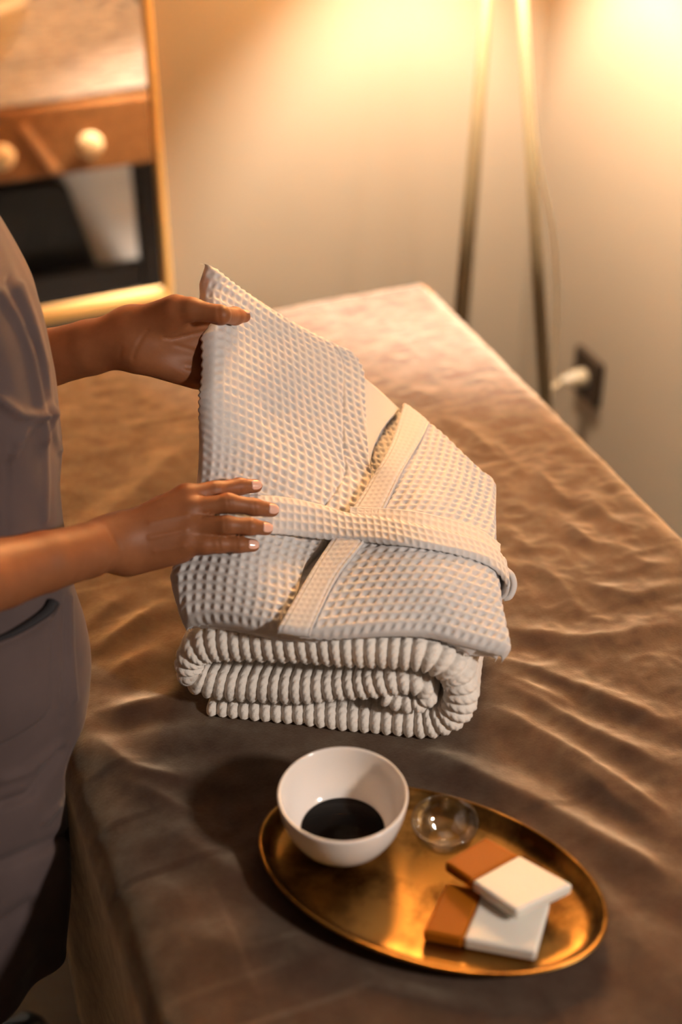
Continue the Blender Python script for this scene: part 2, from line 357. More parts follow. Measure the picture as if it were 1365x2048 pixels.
RIDGES = [ # pixel polyline, height, width
 ([(955, 1308), (1060, 1335), (1180, 1385), (1365, 1455)], .008, .010), ([(960, 1345), (1080, 1405), (1220, 1480), (1365, 1545)], .009, .011),
 ([(955, 1395), (1060, 1455), (1200, 1540), (1365, 1650)], .009, .012), ([(840, 1490), (960, 1555), (1120, 1630), (1365, 1770)], .007, .012),
 ([(965, 1330), (1100, 1390), (1200, 1430)], .005, .008), ([(1100, 1500), (1220, 1590), (1365, 1690)], .006, .010),
 ([(975, 1255), (1080, 1268), (1200, 1275), (1365, 1240)], .005, .010), ([(1010, 1110), (1100, 1150), (1180, 1240)], .004, .009),
 ([(160, 1425), (240, 1420), (310, 1405), (380, 1380)], .008, .009), ([(150, 1460), (200, 1490), (260, 1535), (330, 1550), (420, 1565)], .008, .010),
 ([(200, 1545), (280, 1575), (350, 1608), (420, 1640)], .006, .010), ([(270, 1620), (380, 1690), (460, 1740), (560, 1760)], .006, .014),
 ([(160, 1330), (230, 1275), (300, 1225), (345, 1190)], .009, .011), ([(185, 1375), (250, 1330), (330, 1285)], .007, .010), ([(150, 1270), (210, 1225), (290, 1165)], .007, .011),
 ([(130, 1120), (200, 1050), (300, 960), (380, 880)], .004, .016), ([(180, 1180), (260, 1120), (330, 1050)], .004, .014),
 ([(600, 1830), (700, 1870), (800, 1950), (960, 2040)], .004, .020), ([(330, 1850), (430, 1890), (560, 1900)], .005, .020), ([(260, 1740), (330, 1770), (420, 1850)], .004, .016),
 ([(1130, 1820), (1230, 1860), (1365, 1960)], .005, .016), ([(1180, 1700), (1280, 1720), (1365, 1800)], .005, .016),
 ([(990, 1040), (1040, 1085), (1110, 1110)], .004, .008), ([(1110, 1020), (1180, 1080), (1260, 1090)], .004, .008),
 ([(1130, 1140), (1210, 1180), (1290, 1190), (1365, 1150)], .004, .009), ([(1060, 920), (1120, 990), (1190, 1010)], .004, .009), ([(1160, 960), (1210, 1030), (1290, 1060)], .004, .009),
 ([(1240, 1100), (1300, 1130), (1365, 1120)], .004, .008), ([(900, 830), (960, 880), (1010, 930)], .004, .010), ([(800, 760), (850, 790), (930, 800)], .003, .012)]
topmask = (Ii >= drop_n-1+edge_n-2) & (Ii <= NP-(drop_n-1+edge_n-1))
flat = np.stack([Aa.ravel(), Bb.ravel()], 1); Hh = np.zeros(len(flat))
for poly, h, w in RIDGES:
    w *= 1.35
    pl = np.array([ab_of_px(*p) for p in poly]); pl = resample(np.c_[pl, np.zeros(len(pl))], 14)[:, :2]
    lo, hi = pl.min(0)-.06, pl.max(0)+.06
    sel = np.where(((flat > lo) & (flat < hi)).all(1))[0]
    if len(sel) == 0: continue
    d = seg_dist(flat[sel], pl)
    d0 = np.linalg.norm(flat[sel]-pl[0], axis=1); d1 = np.linalg.norm(flat[sel]-pl[-1], axis=1)
    fade = np.clip(np.minimum(d0, d1)/.05, 0.15, 1)
    Hh[sel] += h*fade*np.exp(-(d/w)**1.5)-0.35*h*fade*np.exp(-((d-2.1*w)/(1.3*w))**2)
p3 = np.stack([Aa.ravel(), Bb.ravel(), np.zeros(Aa.size)], 1)
Hn = .0022*vnoise(p3, 7, 1)+.0007*vnoise(p3, 24, 2)+.0004*vnoise(p3, 60, 3)
crk = np.clip((flat[:, 0]+1.35)/.5, 0, 1)*np.clip((flat[:, 1]+.45)/.2, 0, 1)        # crinkled velvet on the far right
wq = p3.copy(); wq[:, 0] += .01*vnoise(p3, 20, 5); wq[:, 1] *= .7
Hn += crk*(.0009*(1-2*np.abs(vnoise(wq, 44, 4)))+.0006*(1-2*np.abs(vnoise(wq, 80, 7))))
H = (Hh+Hn).reshape(Aa.shape)
# things lying on the sheet press it flat
TRC, TRD, TRA, TRB = np.array([.0755, .829]), np.array([.919, -.394]), .156, .0925
XY = P0+Aa[..., None]*AX+Bb[..., None]*BX
tl_ = XY[..., :2]-TRC; rr_ = np.hypot((tl_@TRD)/(TRA+.012), (tl_@np.array([.394, .919]))/(TRB+.012))
pr1 = np.clip((rr_-.93)/.16, 0, 1)
GA = Wz(400, 1428, ZT)[:2]; GB = Wz(880, 1485, ZT)[:2]
kd = np.array([*(GB-GA), 0.0]); kw = np.linalg.norm(kd); kd /= kw; kn = np.array([-kd[1], kd[0], 0.0])
kO = np.array([*GA, 0.0])
kx_, ky_ = (XY-kO)@kd, (XY-kO)@kn
pr2 = np.clip(np.maximum(np.maximum(-.01-kx_, kx_-kw-.02), np.maximum(.004-ky_, ky_-.26))/.02, 0, 1)
pr = np.minimum(pr1, pr2); H = H*pr-.0015*(1-pr)
wt = np.where(topmask, 1.0, np.clip((Zz-.62)/.08, 0, 1))
Zz = Zz+H*wt
# far end: the sheet lifts a little at its far right corner
Zz += np.where(topmask, .005*np.clip((Aa+.10)/.10, 0, 1)**2*np.clip((Bb+.40)/.3, 0, 1), 0)
side = np.clip((ZT-re-prof[Ii, 1])/.25, 0, 1)
wav = .009*side*np.sin(Aa*14+2.0*vnoise(np.stack([Aa*3, Aa*0, Aa*0], -1), 1.3, 8))+.010*side
Bb = Bb+np.where(Bb < -BW/2, -wav, wav)
SP = P0+Aa[..., None]*AX+Bb[..., None]*BX+Zz[..., None]*ZX
sheet_n = np.zeros_like(SP); du = np.gradient(SP, axis=0); dv = np.gradient(SP, axis=1)
sheet_n = np.cross(du, dv); sheet_n /= np.linalg.norm(sheet_n, axis=2, keepdims=True)
if sheet_n[NA//2, NP//2, 2] < 0: sheet_n = -sheet_n
sheet = obj('bed_sheet', *slab_vf(SP, SP-.003*sheet_n), M_sheet, label='wrinkled brown velvet sheet spread over the massage table', cat='sheet')

# ------------------------------------------------------------------ folded knitted blanket
def front_plane(u, v, back=0.0):
    r = ray(u, v); t = ((kO-CAM)@kn+back)/(r@kn); p = CAM+t*r
    return (p-kO)@kd, p[2]
KPATH = [(418, 1412, 13), (480, 1416, 15), (560, 1424, 19), (640, 1433, 24), (720, 1440, 27), (800, 1447, 28), (860, 1447, 27), (905, 1428, 26), (922, 1388, 26), (908, 1345, 27), (862, 1317, 29),
         (800, 1308, 31), (700, 1300, 33), (600, 1296, 33), (500, 1292, 33), (430, 1292, 31), (390, 1305, 25), (378, 1335, 21), (395, 1358, 22), (450, 1370, 25), (540, 1376, 26), (640, 1377, 25), (720, 1372, 22),
         (790, 1362, 19), (840, 1367, 15), (858, 1388, 13), (835, 1402, 12), (795, 1396, 11), (770, 1386, 9)]
kp = []
for u, v, h in KPATH:
    a, z = front_plane(u, v, .012); kp.append((a, z, h))
kp = np.array(kp)
h_m = kp[:, 2]*1.42/FPX
h_m *= 1.17
kc = resample(np.c_[kp[:, 0], kp[:, 1], np.zeros(len(kp)), h_m], 1000)
kx, kz, kh = kc[:, 0], kc[:, 1], kc[:, 3]
KL = np.r_[0, np.cumsum(np.hypot(np.diff(kx), np.diff(kz)))]
tx, tzv = np.gradient(kx), np.gradient(kz); tl = np.hypot(tx, tzv); nx, nz_ = -tzv/tl, tx/tl
KD = 0.26
sec = []                                                  # (depth, across, is_arc)
NF = 44
for k in range(NF+1):
    th = -math.pi/2+math.pi*k/NF; sec.append((1-math.cos(th), math.sin(th), 0))         # front arc, unit radius
for d in np.linspace(0, 1, 46)[1:-1]: sec.append((d, 1, 1))
for k in range(13):
    th = math.pi/2-math.pi*k/12; sec.append((math.cos(th), math.sin(th), 2))
for d in np.linspace(1, 0, 46)[1:-1]: sec.append((d, -1, 1))
sec = np.array(sec); NS = len(sec)
V = np.zeros((1000, NS, 3)); q_len = np.zeros((1000, NS))
for j, (d, s, typ) in enumerate(sec):
    if typ == 0: dep = kh*d*0.95; acr = kh*s
    elif typ == 1: dep = kh*.95+d*(KD-2*kh); acr = kh*s
    else: dep = KD-kh+kh*d; acr = kh*s
    V[:, j, 0] = kx+nx*acr; V[:, j, 1] = dep; V[:, j, 2] = kz+nz_*acr
q_len = np.concatenate([np.zeros((1000, 1)), np.cumsum(np.linalg.norm(np.diff(V, axis=1), axis=2), axis=1)], 1)
dU = np.gradient(V, axis=0); dV = np.roll(V, -1, 1)-np.roll(V, 1, 1); Nn = np.cross(dU, dV); Nn /= np.linalg.norm(Nn, axis=2, keepdims=True)+1e-12
cen = np.stack([kx, np.full_like(kx, KD/2), kz], 1)[:, None]
if ((V-cen)*Nn).sum(2).mean() < 0: Nn = -Nn
PR = .0110
ss = KL[:, None]+.10*(q_len-q_len[:, NF//2:NF//2+1])*np.sin(KL*17)[:, None]
ph = ss/PR; rid = np.floor(ph)
rib = np.abs(np.sin(math.pi*ph))**0.8
bead = np.abs(np.sin(math.pi*(q_len/.0078+0.5*rid+.25*np.sin(ph*2*math.pi))))
disp = .0050*rib*(.78+.22*bead)-.0030
wob = np.stack([V[..., 0], V[..., 1], V[..., 2]], -1)
V = V+Nn*(disp+.0016*vnoise(wob, 22, 6))[..., None]
V[..., 2] = np.maximum(V[..., 2], ZT+.001)
KV = kO+V[..., 0:1]*kd+V[..., 1:2]*kn+V[..., 2:3]*ZX
Fk = []
i, j = np.meshgrid(np.arange(999), np.arange(NS), indexing='ij')
Fk = np.stack([i*NS+j, i*NS+(j+1) % NS, (i+1)*NS+(j+1) % NS, (i+1)*NS+j], -1).reshape(-1, 4).tolist()
Fk += [list(range(NS))[::-1], [999*NS+k for k in range(NS)]]
obj('knitted_blanket', KV.reshape(-1, 3), Fk, M_knit, label='white chunky ribbed knit blanket folded in a roll under the bathrobe', cat='blanket')

# ------------------------------------------------------------------ waffle bathrobe
RC = [ # u, v, z of the cloth
 (355, 1240, .818), (335, 1150, .842), (395, 950, .905), (420, 780, .975), (425, 650, 1.015), (405, 570, 1.032), (428, 525, 1.050),
 (540, 600, .995), (690, 685, .935), (728, 760, .905), (740, 940, .868), (690, 1020, .862), (600, 1100, .850), (555, 1250, .832), (450, 1247, .826),
 (520, 800, .935), (560, 950, .892), (480, 1120, .862), (480, 680, .985), (600, 720, .945),
 (812, 800, .878), (960, 930, .846), (1000, 975, .832), (1003, 1100, .832), (1012, 1200, .826), (1026, 1288, .812), (850, 1262, .828), (700, 1262, .830),
 (850, 1000, .868), (800, 1110, .860), (920, 1150, .848), (760, 930, .872)]
robe_t = TPS([(c[0], c[1]) for c in RC], [tz(*c) for c in RC], 1e-5)
def on_robe(uv, off=0.0):
    uv = np.asarray(uv, float); t = robe_t(uv)+off
    dx = (uv[..., 0]-682.5)/FPX; dy = (1024.0-uv[..., 1])/FPX; s, c = math.sin(PITCH), math.cos(PITCH)
    d = np.stack([dx, c+dy*s, -s+dy*c], -1)
    return CAM+t[..., None]*d
WP = 0.0094
def waffle(s, r, p=WP, amp=.0024):
    cx = np.sin(math.pi*s/p)**2; cy = np.sin(math.pi*r/p)**2
    return -amp*(cx*cy)**.85
def arc(P, axis):
    d = np.linalg.norm(np.diff(P, axis=axis), axis=2); c = np.cumsum(d, axis=axis)
    z = np.zeros_like(np.take(c, [0], axis=axis)); return np.concatenate([z, c], axis=axis)
def cloth(name, left, front, right, back, nu, nv, off, th, parent, m, roll=(0, 0, 0, 0), rr=.014, amp=.0024, extra=None, p=WP, rollz=1.0, puff=0.0):
    """left: back->front, front: left->right, right: back->front, back: left->right, pixel polylines; roll = which edges curl down"""
    L = resample(np.c_[np.array(left, float), np.zeros(len(left))], nv)[:, :2]; Rr = resample(np.c_[np.array(right, float), np.zeros(len(right))], nv)[:, :2]
    Fr = resample(np.c_[np.array(front, float), np.zeros(len(front))], nu)[:, :2]; Bk = resample(np.c_[np.array(back, float), np.zeros(len(back))], nu)[:, :2]
    uv = coons(Bk, Fr, L, Rr, nu, nv)
    P = on_robe(uv, off)
    s, r = arc(P, 0), arc(P, 1)
    r = r[:, -1:]-r
    n = grid_normals(P)
    dl, dr, df, db = s, s[-1:]-s, r, r[:, :1]-r
    gi, gj = np.meshgrid(np.linspace(-1, 1, nu), np.linspace(-1, 1, nv), indexing='ij'); gi, gj = gi.ravel(), gj.ravel()
    bas = np.stack([gi**a*gj**b for a in range(4) for b in range(4-a)], 1)
    sf = (bas@np.linalg.lstsq(bas, s.ravel(), rcond=None)[0]).reshape(nu, nv); rf_ = (bas@np.linalg.lstsq(bas, r.ravel(), rcond=None)[0]).reshape(nu, nv)
    h = waffle(sf, rf_, p, amp) if amp else 0*s
    if extra is not None: h = h+extra(s, r, dl, dr)
    for fl, d in zip(roll, (dl, df, dr, db)):
        if fl: x = np.clip(1-d/rr, 0, 1); h = h-fl*rr*(1-np.sqrt(np.clip(1-x*x, 0, 1)))
    if puff: h = h+puff*np.clip(np.minimum(np.minimum(dl, dr), np.minimum(df, db))/.04, 0, 1)
    h = h+.0012*vnoise(P, 25, 9)
    T = P+n*h[..., None]
    Bt = P-n*th
    for fl, d in zip(roll, (dl, df, dr, db)):
        if fl: Bt = Bt+n*(0*d)[..., None]
    Bt = np.where((((T-Bt)*n).sum(2) < .002)[..., None], T-n*.002, Bt)
    return obj(name, *slab_vf(T, Bt), m, parent), T
robe = thing('waffle_bathrobe', 'white waffle-weave bathrobe folded with its belt tied, one corner lifted by hands', 'bathrobe', R(-.75, -.38, .81))
LE = [(430, 525), (409, 572), (430, 650), (428, 780), (400, 950), (340, 1120), (335, 1160), (355, 1240)]
def wz_stitch(s, r, dl, dr): return -.0024*np.exp(-((dr-.0275)/.0013)**2)*np.clip((r-.14)/.03, 0, 1)
# the folded back of the robe, under both fronts
BL_ = [(436, 540), (420, 580), (440, 655), (438, 780), (411, 950), (350, 1120), (346, 1165), (364, 1244)]
cloth('robe_back', BL_, [(364, 1244), (450, 1252), (560, 1266), (700, 1272), (850, 1276), (935, 1296), (1012, 1300)], [(990, 975), (994, 1100), (1002, 1200), (1012, 1300)],
      [(436, 540), (545, 612), (690, 692), (740, 772), (800, 812), (950, 935), (990, 975)], 200, 200, .015, .012, robe, M_robe, (1, 1, 1, 1), rr=.012)
cloth('left_front', LE, [(355, 1240), (400, 1240), (450, 1246), (500, 1254), (552, 1260)], [(692, 688), (727, 735), (732, 800), (738, 911), (740, 960), (706, 1018), (652, 1080), (612, 1125), (592, 1188), (552, 1258)],
      [(430, 525), (452, 540), (540, 602), (620, 652), (692, 688)], 190, 330, 0.0, .012, robe, M_robe, (1, 1, 0, .8), rr=.016, extra=wz_stitch)
cloth('inner_collar', [(716, 745), (730, 850), (734, 950)], [(734, 950), (738, 955)], [(800, 817), (765, 858), (744, 905), (738, 955)], [(716, 745), (760, 778), (800, 815)], 40, 50, .005, .004, robe, M_collar, (0, 0, 0, 0), amp=0)
RE = [(822, 808), (790, 890), (749, 962), (712, 1022), (672, 1080), (612, 1172), (560, 1260)]
cloth('right_front', RE, [(560, 1260), (640, 1263), (740, 1262), (850, 1264), (920, 1278), (1026, 1302)], [(998, 968), (1000, 1040), (1003, 1100), (1014, 1200), (1030, 1284), (1026, 1302)],
      [(822, 808), (880, 850), (960, 926), (985, 946), (998, 968)], 250, 330, -.005, .010, robe, M_robe, (0, 1, 1, 1), rr=.011)
# bands: front edge of the right side, and of the left side
def rib_band(s, r, dl, dr):
    w = dl+dr; x = dl/np.maximum(w, 1e-6)
    return -.0009*np.exp(-((dr-.0025)/.0009)**2)-.0005*np.sin(math.pi*x*5)**2*np.sin(math.pi*r/.007)**2-.0006*np.exp(-((dl-.004)/.001)**2)
cloth('collar_band', [(812, 799), (783, 885), (741, 958), (704, 1016), (664, 1074), (605, 1169), (553, 1259)], [(553, 1259), (590, 1263), (620, 1264)],
      [(862, 838), (846, 873), (800, 950), (757, 1034), (726, 1082), (671, 1155), (620, 1264)], [(806, 798), (835, 818), (862, 838)], 44, 330, -.012, .005, robe, M_robe, (.35, 1, .2, 1), rr=.006, amp=0, extra=rib_band)
# belt
BT = [(440, 985), (500, 985), (570, 990), (640, 1003), (690, 1018), (760, 1027), (840, 1042), (930, 1062), (985, 1083), (1012, 1108)]
BB = [(440, 1062), (500, 1062), (560, 1064), (640, 1072), (700, 1075), (800, 1085), (880, 1095), (950, 1112), (995, 1135), (1022, 1168)]
nbu, nbv = 420, 34
bt = resample(np.c_[np.array(BT, float), np.zeros(len(BT))], nbu)[:, :2]; bb = resample(np.c_[np.array(BB, float), np.zeros(len(BB))], nbu)[:, :2]
vv = np.linspace(0, 1, nbv)[None, :, None]; buv = bt[:, None]*(1-vv)+bb[:, None]*vv
Pb = on_robe(buv, -.016); sb, rb = arc(Pb, 0), arc(Pb, 1); nb = grid_normals(Pb)
xb = np.linspace(-1, 1, nbv)[None, :]
hb = -.0014*(np.sin(math.pi*sb/.0075)**2*np.sin(math.pi*rb/.0095)**2)**.6-.004*np.abs(xb)**6-.0015*np.exp(-(((1-xb)*rb.max()/2-.003)/.0012)**2)*0
Tb = Pb+nb*hb[..., None]
# the belt turns down round the robe's right side
tail = []
for k, (dn, dx) in enumerate([(.003, .0008), (.008, .0008), (.013, -.0005), (.017, -.003), (.020, -.006), (.022, -.010)]):
    tail.append(Tb[-1]+np.array([dx, .001*k, -dn]))
Tb2 = np.concatenate([Tb, np.array(tail)], 0); nb2 = grid_normals(Tb2)
obj('belt', *slab_vf(Tb2, Tb2-.004*nb2), M_robe, robe)
# second turn of the belt, showing above the first on the right
BT2 = [(700, 1013), (760, 1016), (830, 1022), (900, 1038), (960, 1058), (1002, 1088)]; BB2 = [(700, 1040), (760, 1045), (830, 1058), (900, 1075), (960, 1095), (1002, 1118)]
bt = resample(np.c_[np.array(BT2, float), np.zeros(6)], 200)[:, :2]; bb = resample(np.c_[np.array(BB2, float), np.zeros(6)], 200)[:, :2]
vv = np.linspace(0, 1, 20)[None, :, None]; P2 = on_robe(bt[:, None]*(1-vv)+bb[:, None]*vv, -.0125); n2 = grid_normals(P2); s2, r2 = arc(P2, 0), arc(P2, 1)
T2 = P2+n2*(-.0010*(np.sin(math.pi*s2/.0075)**2*np.sin(math.pi*r2/.0095)**2)**.6)[..., None]
obj('belt', *slab_vf(T2, T2-.003*n2), M_robe, robe)
# belt loop at the right side
lp = [Wz(1012, 1140, .822), Wz(1024, 1152, .820), Wz(1028, 1172, .812), Wz(1020, 1192, .803), Wz(1008, 1196, .800)]
obj('belt_loop', *tube_vf(resample(lp, 24), .0035, 10), M_robe, robe)
# folded hem peeping out below the right front
hemP = np.array([[Wz(855, 1268, .824), Wz(905, 1282, .820), Wz(960, 1296, .812)], [Wz(870, 1276, .818), Wz(920, 1296, .810), Wz(940, 1312, .803)]])
hp = np.stack([resample(hemP[0], 30), resample(hemP[1], 30)], 0); hp = np.stack([hp[0]*(1-k)+hp[1]*k for k in np.linspace(0, 1, 10)], 0)
nh = grid_normals(hp); obj('hem_fold', *slab_vf(hp, hp-.004*nh), M_robe, robe)

# ------------------------------------------------------------------ tray and what stands on it
def ell(scale_off, z, n=96):
    t = np.linspace(0, 2*math.pi, n, endpoint=False); a, b = TRA+scale_off, TRB+scale_off
    d = np.array([*TRD, 0]); e = np.array([-TRD[1], TRD[0], 0]); c = np.array([*TRC, 0])
    return c+a*np.cos(t)[:, None]*d+b*np.sin(t)[:, None]*e+z*ZX
rings = [ell(-.16+.06, .7005) if False else ell(-.088, .7005)]
rings = [ell(o, z) for o, z in [(-.0915, .7010), (-.06, .7010), (-.020, .7010), (-.012, .7022), (-.004, .7100), (-.0005, .7158), (.0012, .7172), (.0012, .7188), (-.0008, .7192), (-.0030, .7180),
                                (-.0072, .7110), (-.0120, .7066), (-.0170, .7056), (-.0260, .7050), (-.040, .7042), (-.055, .7034), (-.070, .7028), (-.082, .7025), (-.0915, .7024)]]
TV = np.vstack(rings); nr, ne = len(rings), 96
TF = [(i*ne+k, i*ne+(k+1) % ne, (i+1)*ne+(k+1) % ne, (i+1)*ne+k) for i in range(nr-1) for k in range(ne)]+[tuple(range(ne))[::-1], tuple((nr-1)*ne+k for k in range(ne))]
obj('serving_tray', TV, TF, M_tray, label='oval aged-brass tray with a raised rim on the brown sheet', cat='tray')
TZ = .7038
BC = np.array([.0015, .8775, TZ])
obj('ceramic_bowl', *lathe_vf([(.0, .001), (.020, .001), (.022, 0), (.027, 0), (.0285, .003), (.036, .008), (.045, .018), (.0515, .031), (.0556, .046), (.0572, .0585), (.0574, .0610), (.0566, .0625), (.0552, .0620), (.0545, .0595),
                               (.0528, .046), (.0487, .032), (.0425, .0205), (.034, .0125), (.020, .008), (.0, .007)], BC, 72), M_china, label='white glazed ceramic bowl holding dark liquid on the brass tray', cat='bowl')
obj('dark_liquid', *lathe_vf([(.0, .0076), (.020, .0086), (.033, .0128), (.0375, .0166), (.0372, .0170), (.0, .0170)], BC, 64), M_liquid, label='black liquid pooled in the bottom of the white bowl', cat='liquid')
GC = np.array([.0925, .8775, TZ])
obj('glass_bowl', *lathe_vf([(.0, .0008), (.011, .0), (.014, .0), (.0155, .0015), (.021, .006), (.0265, .014), (.0295, .023), (.0303, .0272), (.0298, .0284), (.0288, .0280), (.0280, .0235), (.0250, .0155), (.0195, .0085), (.012, .0045), (.0, .0038)], GC, 64), M_glass,
    label='small clear glass bowl, empty, on the brass tray', cat='bowl')
def soap_bar(top, th, f, label, group):
    top = [np.array(p) for p in top]; c = sum(top)/4
    root = thing('soap_bar', label, 'soap', c-np.array([0, 0, th]), group)
    n = np.cross(top[1]-top[0], top[3]-top[0]); n /= np.linalg.norm(n); n = n if n[2] > 0 else -n
    m0, m1 = top[0]+(top[1]-top[0])*f, top[3]+(top[2]-top[3])*f
    for nm, q, m in (('amber_half', [top[0], m0, m1, top[3]], M_amber), ('ivory_half', [m0, top[1], top[2], m1], M_soap)):
        V = q+[p-n*th for p in q]
        bevel(obj(nm, V, [(0, 1, 2, 3), (7, 6, 5, 4), (0, 4, 5, 1), (1, 5, 6, 2), (2, 6, 7, 3), (3, 7, 4, 0)], m, root, smooth=False, label=nm.replace('_half', ' coloured end')), .0032, 4)
    return root
zb = TZ+.0150
soap_bar([Wz(893, 1764, zb), Wz(1102, 1800, zb), Wz(1074, 1904, zb), Wz(846, 1862, zb)], .0135, .36, 'amber and ivory soap bar lying flat on the tray, lower of the two', 'soap bars on the tray')
soap_bar([Wz(890, 1722, .7365), Wz(1035, 1822, .7375), Wz(1148, 1768, .7345), Wz(972, 1672, .7335)], .0125, .39, 'amber and ivory soap bar propped across the other bar, upper of the two', 'soap bars on the tray')

# ------------------------------------------------------------------ floor lamp, outlet
APEX = np.array([.235, 2.264, 1.36])
lamp = thing('floor_lamp', 'pale wooden tripod floor lamp standing in the corner beyond the bed', 'lamp', [.265, 2.146, 0])
for foot in ((.175, 2.068, 0), (.39, 1.90, 0), (.229, 2.47, 0)):
    foot = np.array(foot); d = (foot-APEX)/np.linalg.norm(foot-APEX); off = np.array([d[0], d[1], 0])*.05
    obj('leg', *tube_vf([APEX+off, foot], [.0070, .0125], 16), M_legwood, lamp)
obj('hub', *lathe_vf([(.0, -.03), (.03, -.03), (.036, -.02), (.036, .012), (.012, .02), (.012, .17), (.0, .17)], APEX, 32), M_gold, lamp)
obj('bulb', *lathe_vf([(.0, -.045), (.011, -.045), (.013, -.02), (.026, .005), (.030, .025), (.022, .048), (.0, .056)], np.array(BULB_LOC)+np.array([0, 0, .095]), 24), M_bulb, lamp)
RIMZ, RTOP = 1.345, 1.80
sh = lathe_vf([(.150, RIMZ), (.1485, RIMZ), (.1285, RTOP), (.1300, RTOP)], np.array([APEX[0], APEX[1], 0]), 64); sh = (sh[0], sh[1][:-2]+[(k, 3*64+k, 3*64+(k+1) % 64, (k+1) % 64) for k in range(64)])
obj('lamp_shade', *sh, M_shade, lamp)
OA, OZ = .262, .302
outlet = thing('power_outlet', 'dark bronze wall socket plate on the cream wall right of the bed', 'outlet', R(OA, B_RIGHT, OZ-.049))
bevel(obj('plate', *rbox(OA-.047, OA+.047, B_RIGHT-.013, B_RIGHT, OZ-.049, OZ+.047), M_plate, outlet, smooth=False), .003, 2)
obj('socket', *lathe_vf([(.0, .0), (.022, .0), (.022, .002), (.018, .003), (.0, .003)], R(OA, B_RIGHT-.0105, OZ), 32, (AX, ZX, -BX)), M_dark, outlet)
obj('plug', *lathe_vf([(.0, .0), (.017, .0), (.018, .006), (.016, .022), (.011, .040), (.006, .056), (.0, .058)], R(OA, B_RIGHT-.0140, OZ), 24, (AX, ZX, -BX)), M_plug, lamp, label='cream plug')
lR = np.array([.39, 1.90, 0])
lp1 = lambda k: APEX+(lR-APEX)*k
cpts = [APEX+np.array([.012, -.012, -.04]), lp1(.15)+np.array([.014, .004, 0]), lp1(.34)+np.array([.013, 0, 0]), lp1(.46)+np.array([.034, .02, 0]), lp1(.56)+np.array([.036, .06, 0]), lp1(.66)+np.array([.03, .14, 0]), lp1(.76)+np.array([.03, .28, 0]), R(OA, B_RIGHT-.12, OZ-.03), R(OA, B_RIGHT-.068, OZ)]
obj('cord', *tube_vf(resample(cpts, 80), .0024, 8), M_cord, lamp)

# ------------------------------------------------------------------ the person: skin
def capd(P, a, b, ra, rb):
    ab = b-a; t = np.clip(((P-a)@ab)/(ab@ab+1e-12), 0, 1)
    return np.linalg.norm(P-a-t[:, None]*ab, axis=1)-(ra+(rb-ra)*t)
def smin(a, b, k):
    h = np.clip(0.5+0.5*(b-a)/k, 0, 1); return b*(1-h)+a*h-k*h*(1-h)
def chain(P, nodes, k):
    d = None
    for (a, ra), (b, rb) in zip(nodes[:-1], nodes[1:]):
        q = capd(P, np.asarray(a, float), np.asarray(b, float), ra, rb); d = q if d is None else smin(d, q, k)
    return d
def surface_nets(fn, lo, hi, h):
    lo, hi = np.array(lo, float), np.array(hi, float); K = 6
    n = (np.ceil((hi-lo)/h/K).astype(int)+1)*K
    cn = n//K
    ci = np.stack(np.meshgrid(*[np.arange(m) for m in cn], indexing='ij'), -1).reshape(-1, 3)
    cd = fn(lo+(ci*K+(K-1)/2)*h)
    vol = np.repeat(np.repeat(np.repeat(cd.reshape(cn), K, 0), K, 1), K, 2).astype(np.float32)
    near = ci[np.abs(cd) < h*K*1.1+.004]
    oi = np.stack(np.meshgrid(*[np.arange(K)]*3, indexing='ij'), -1).reshape(-1, 3)
    for s in range(0, len(near), 600):
        g = (near[s:s+600, None]*K+oi[None]).reshape(-1, 3)
        vol[g[:, 0], g[:, 1], g[:, 2]] = fn(lo+g*h)
    ins = vol < 0; N = np.array(vol.shape)
    corners = [(i, j, k) for i in (0, 1) for j in (0, 1) for k in (0, 1)]
    cnt = sum(ins[i:N[0]-1+i, j:N[1]-1+j, k:N[2]-1+k].astype(np.int8) for i, j, k in corners)
    cells = np.argwhere((cnt > 0) & (cnt < 8)); idm = np.full(N-1, -1, np.int64); idm[tuple(cells.T)] = np.arange(len(cells))
    acc = np.zeros((len(cells), 3)); m = np.zeros(len(cells))
    for c in corners:
        for ax in range(3):
            if c[ax]: continue
            d = list(c); d[ax] = 1
            va = vol[tuple((cells+c).T)]; vb = vol[tuple((cells+d).T)]; x = (va < 0) != (vb < 0)
            t = np.where(x, va/(va-vb+1e-12), 0); p = np.tile(np.array(c, float), (len(cells), 1)); p[:, ax] = t
            acc += np.where(x[:, None], p, 0); m += x
    V = lo+(cells+acc/m[:, None])*h; F = []
    for ax in range(3):
        sl0 = [slice(None)]*3; sl1 = [slice(None)]*3; sl0[ax] = slice(0, -1); sl1[ax] = slice(1, None)
        e = np.argwhere(ins[tuple(sl0)] != ins[tuple(sl1)]); b, c = (ax+1) % 3, (ax+2) % 3
        e = e[(e[:, b] > 0) & (e[:, c] > 0) & (e[:, b] < N[b]-1) & (e[:, c] < N[c]-1)]
        eb = np.eye(3, dtype=int)
        q = np.stack([idm[tuple(e.T)], idm[tuple((e-eb[b]).T)], idm[tuple((e-eb[b]-eb[c]).T)], idm[tuple((e-eb[c]).T)]], 1)
        fl = ins[tuple(e.T)]; q[~fl] = q[~fl][:, ::-1]
        F.append(q[(q >= 0).all(1)])
    return V, np.vstack(F)
def relax(V, F, it=2, w=.5):
    e = np.vstack([F[:, [0, 1]], F[:, [1, 2]], F[:, [2, 3]], F[:, [3, 0]]])
    for _ in range(it):
        s = np.zeros_like(V); c = np.zeros(len(V))
        np.add.at(s, e[:, 0], V[e[:, 1]]); np.add.at(s, e[:, 1], V[e[:, 0]]); np.add.at(c, e[:, 0], 1); np.add.at(c, e[:, 1], 1)
        V = V*(1-w)+w*s/c[:, None]
    return V
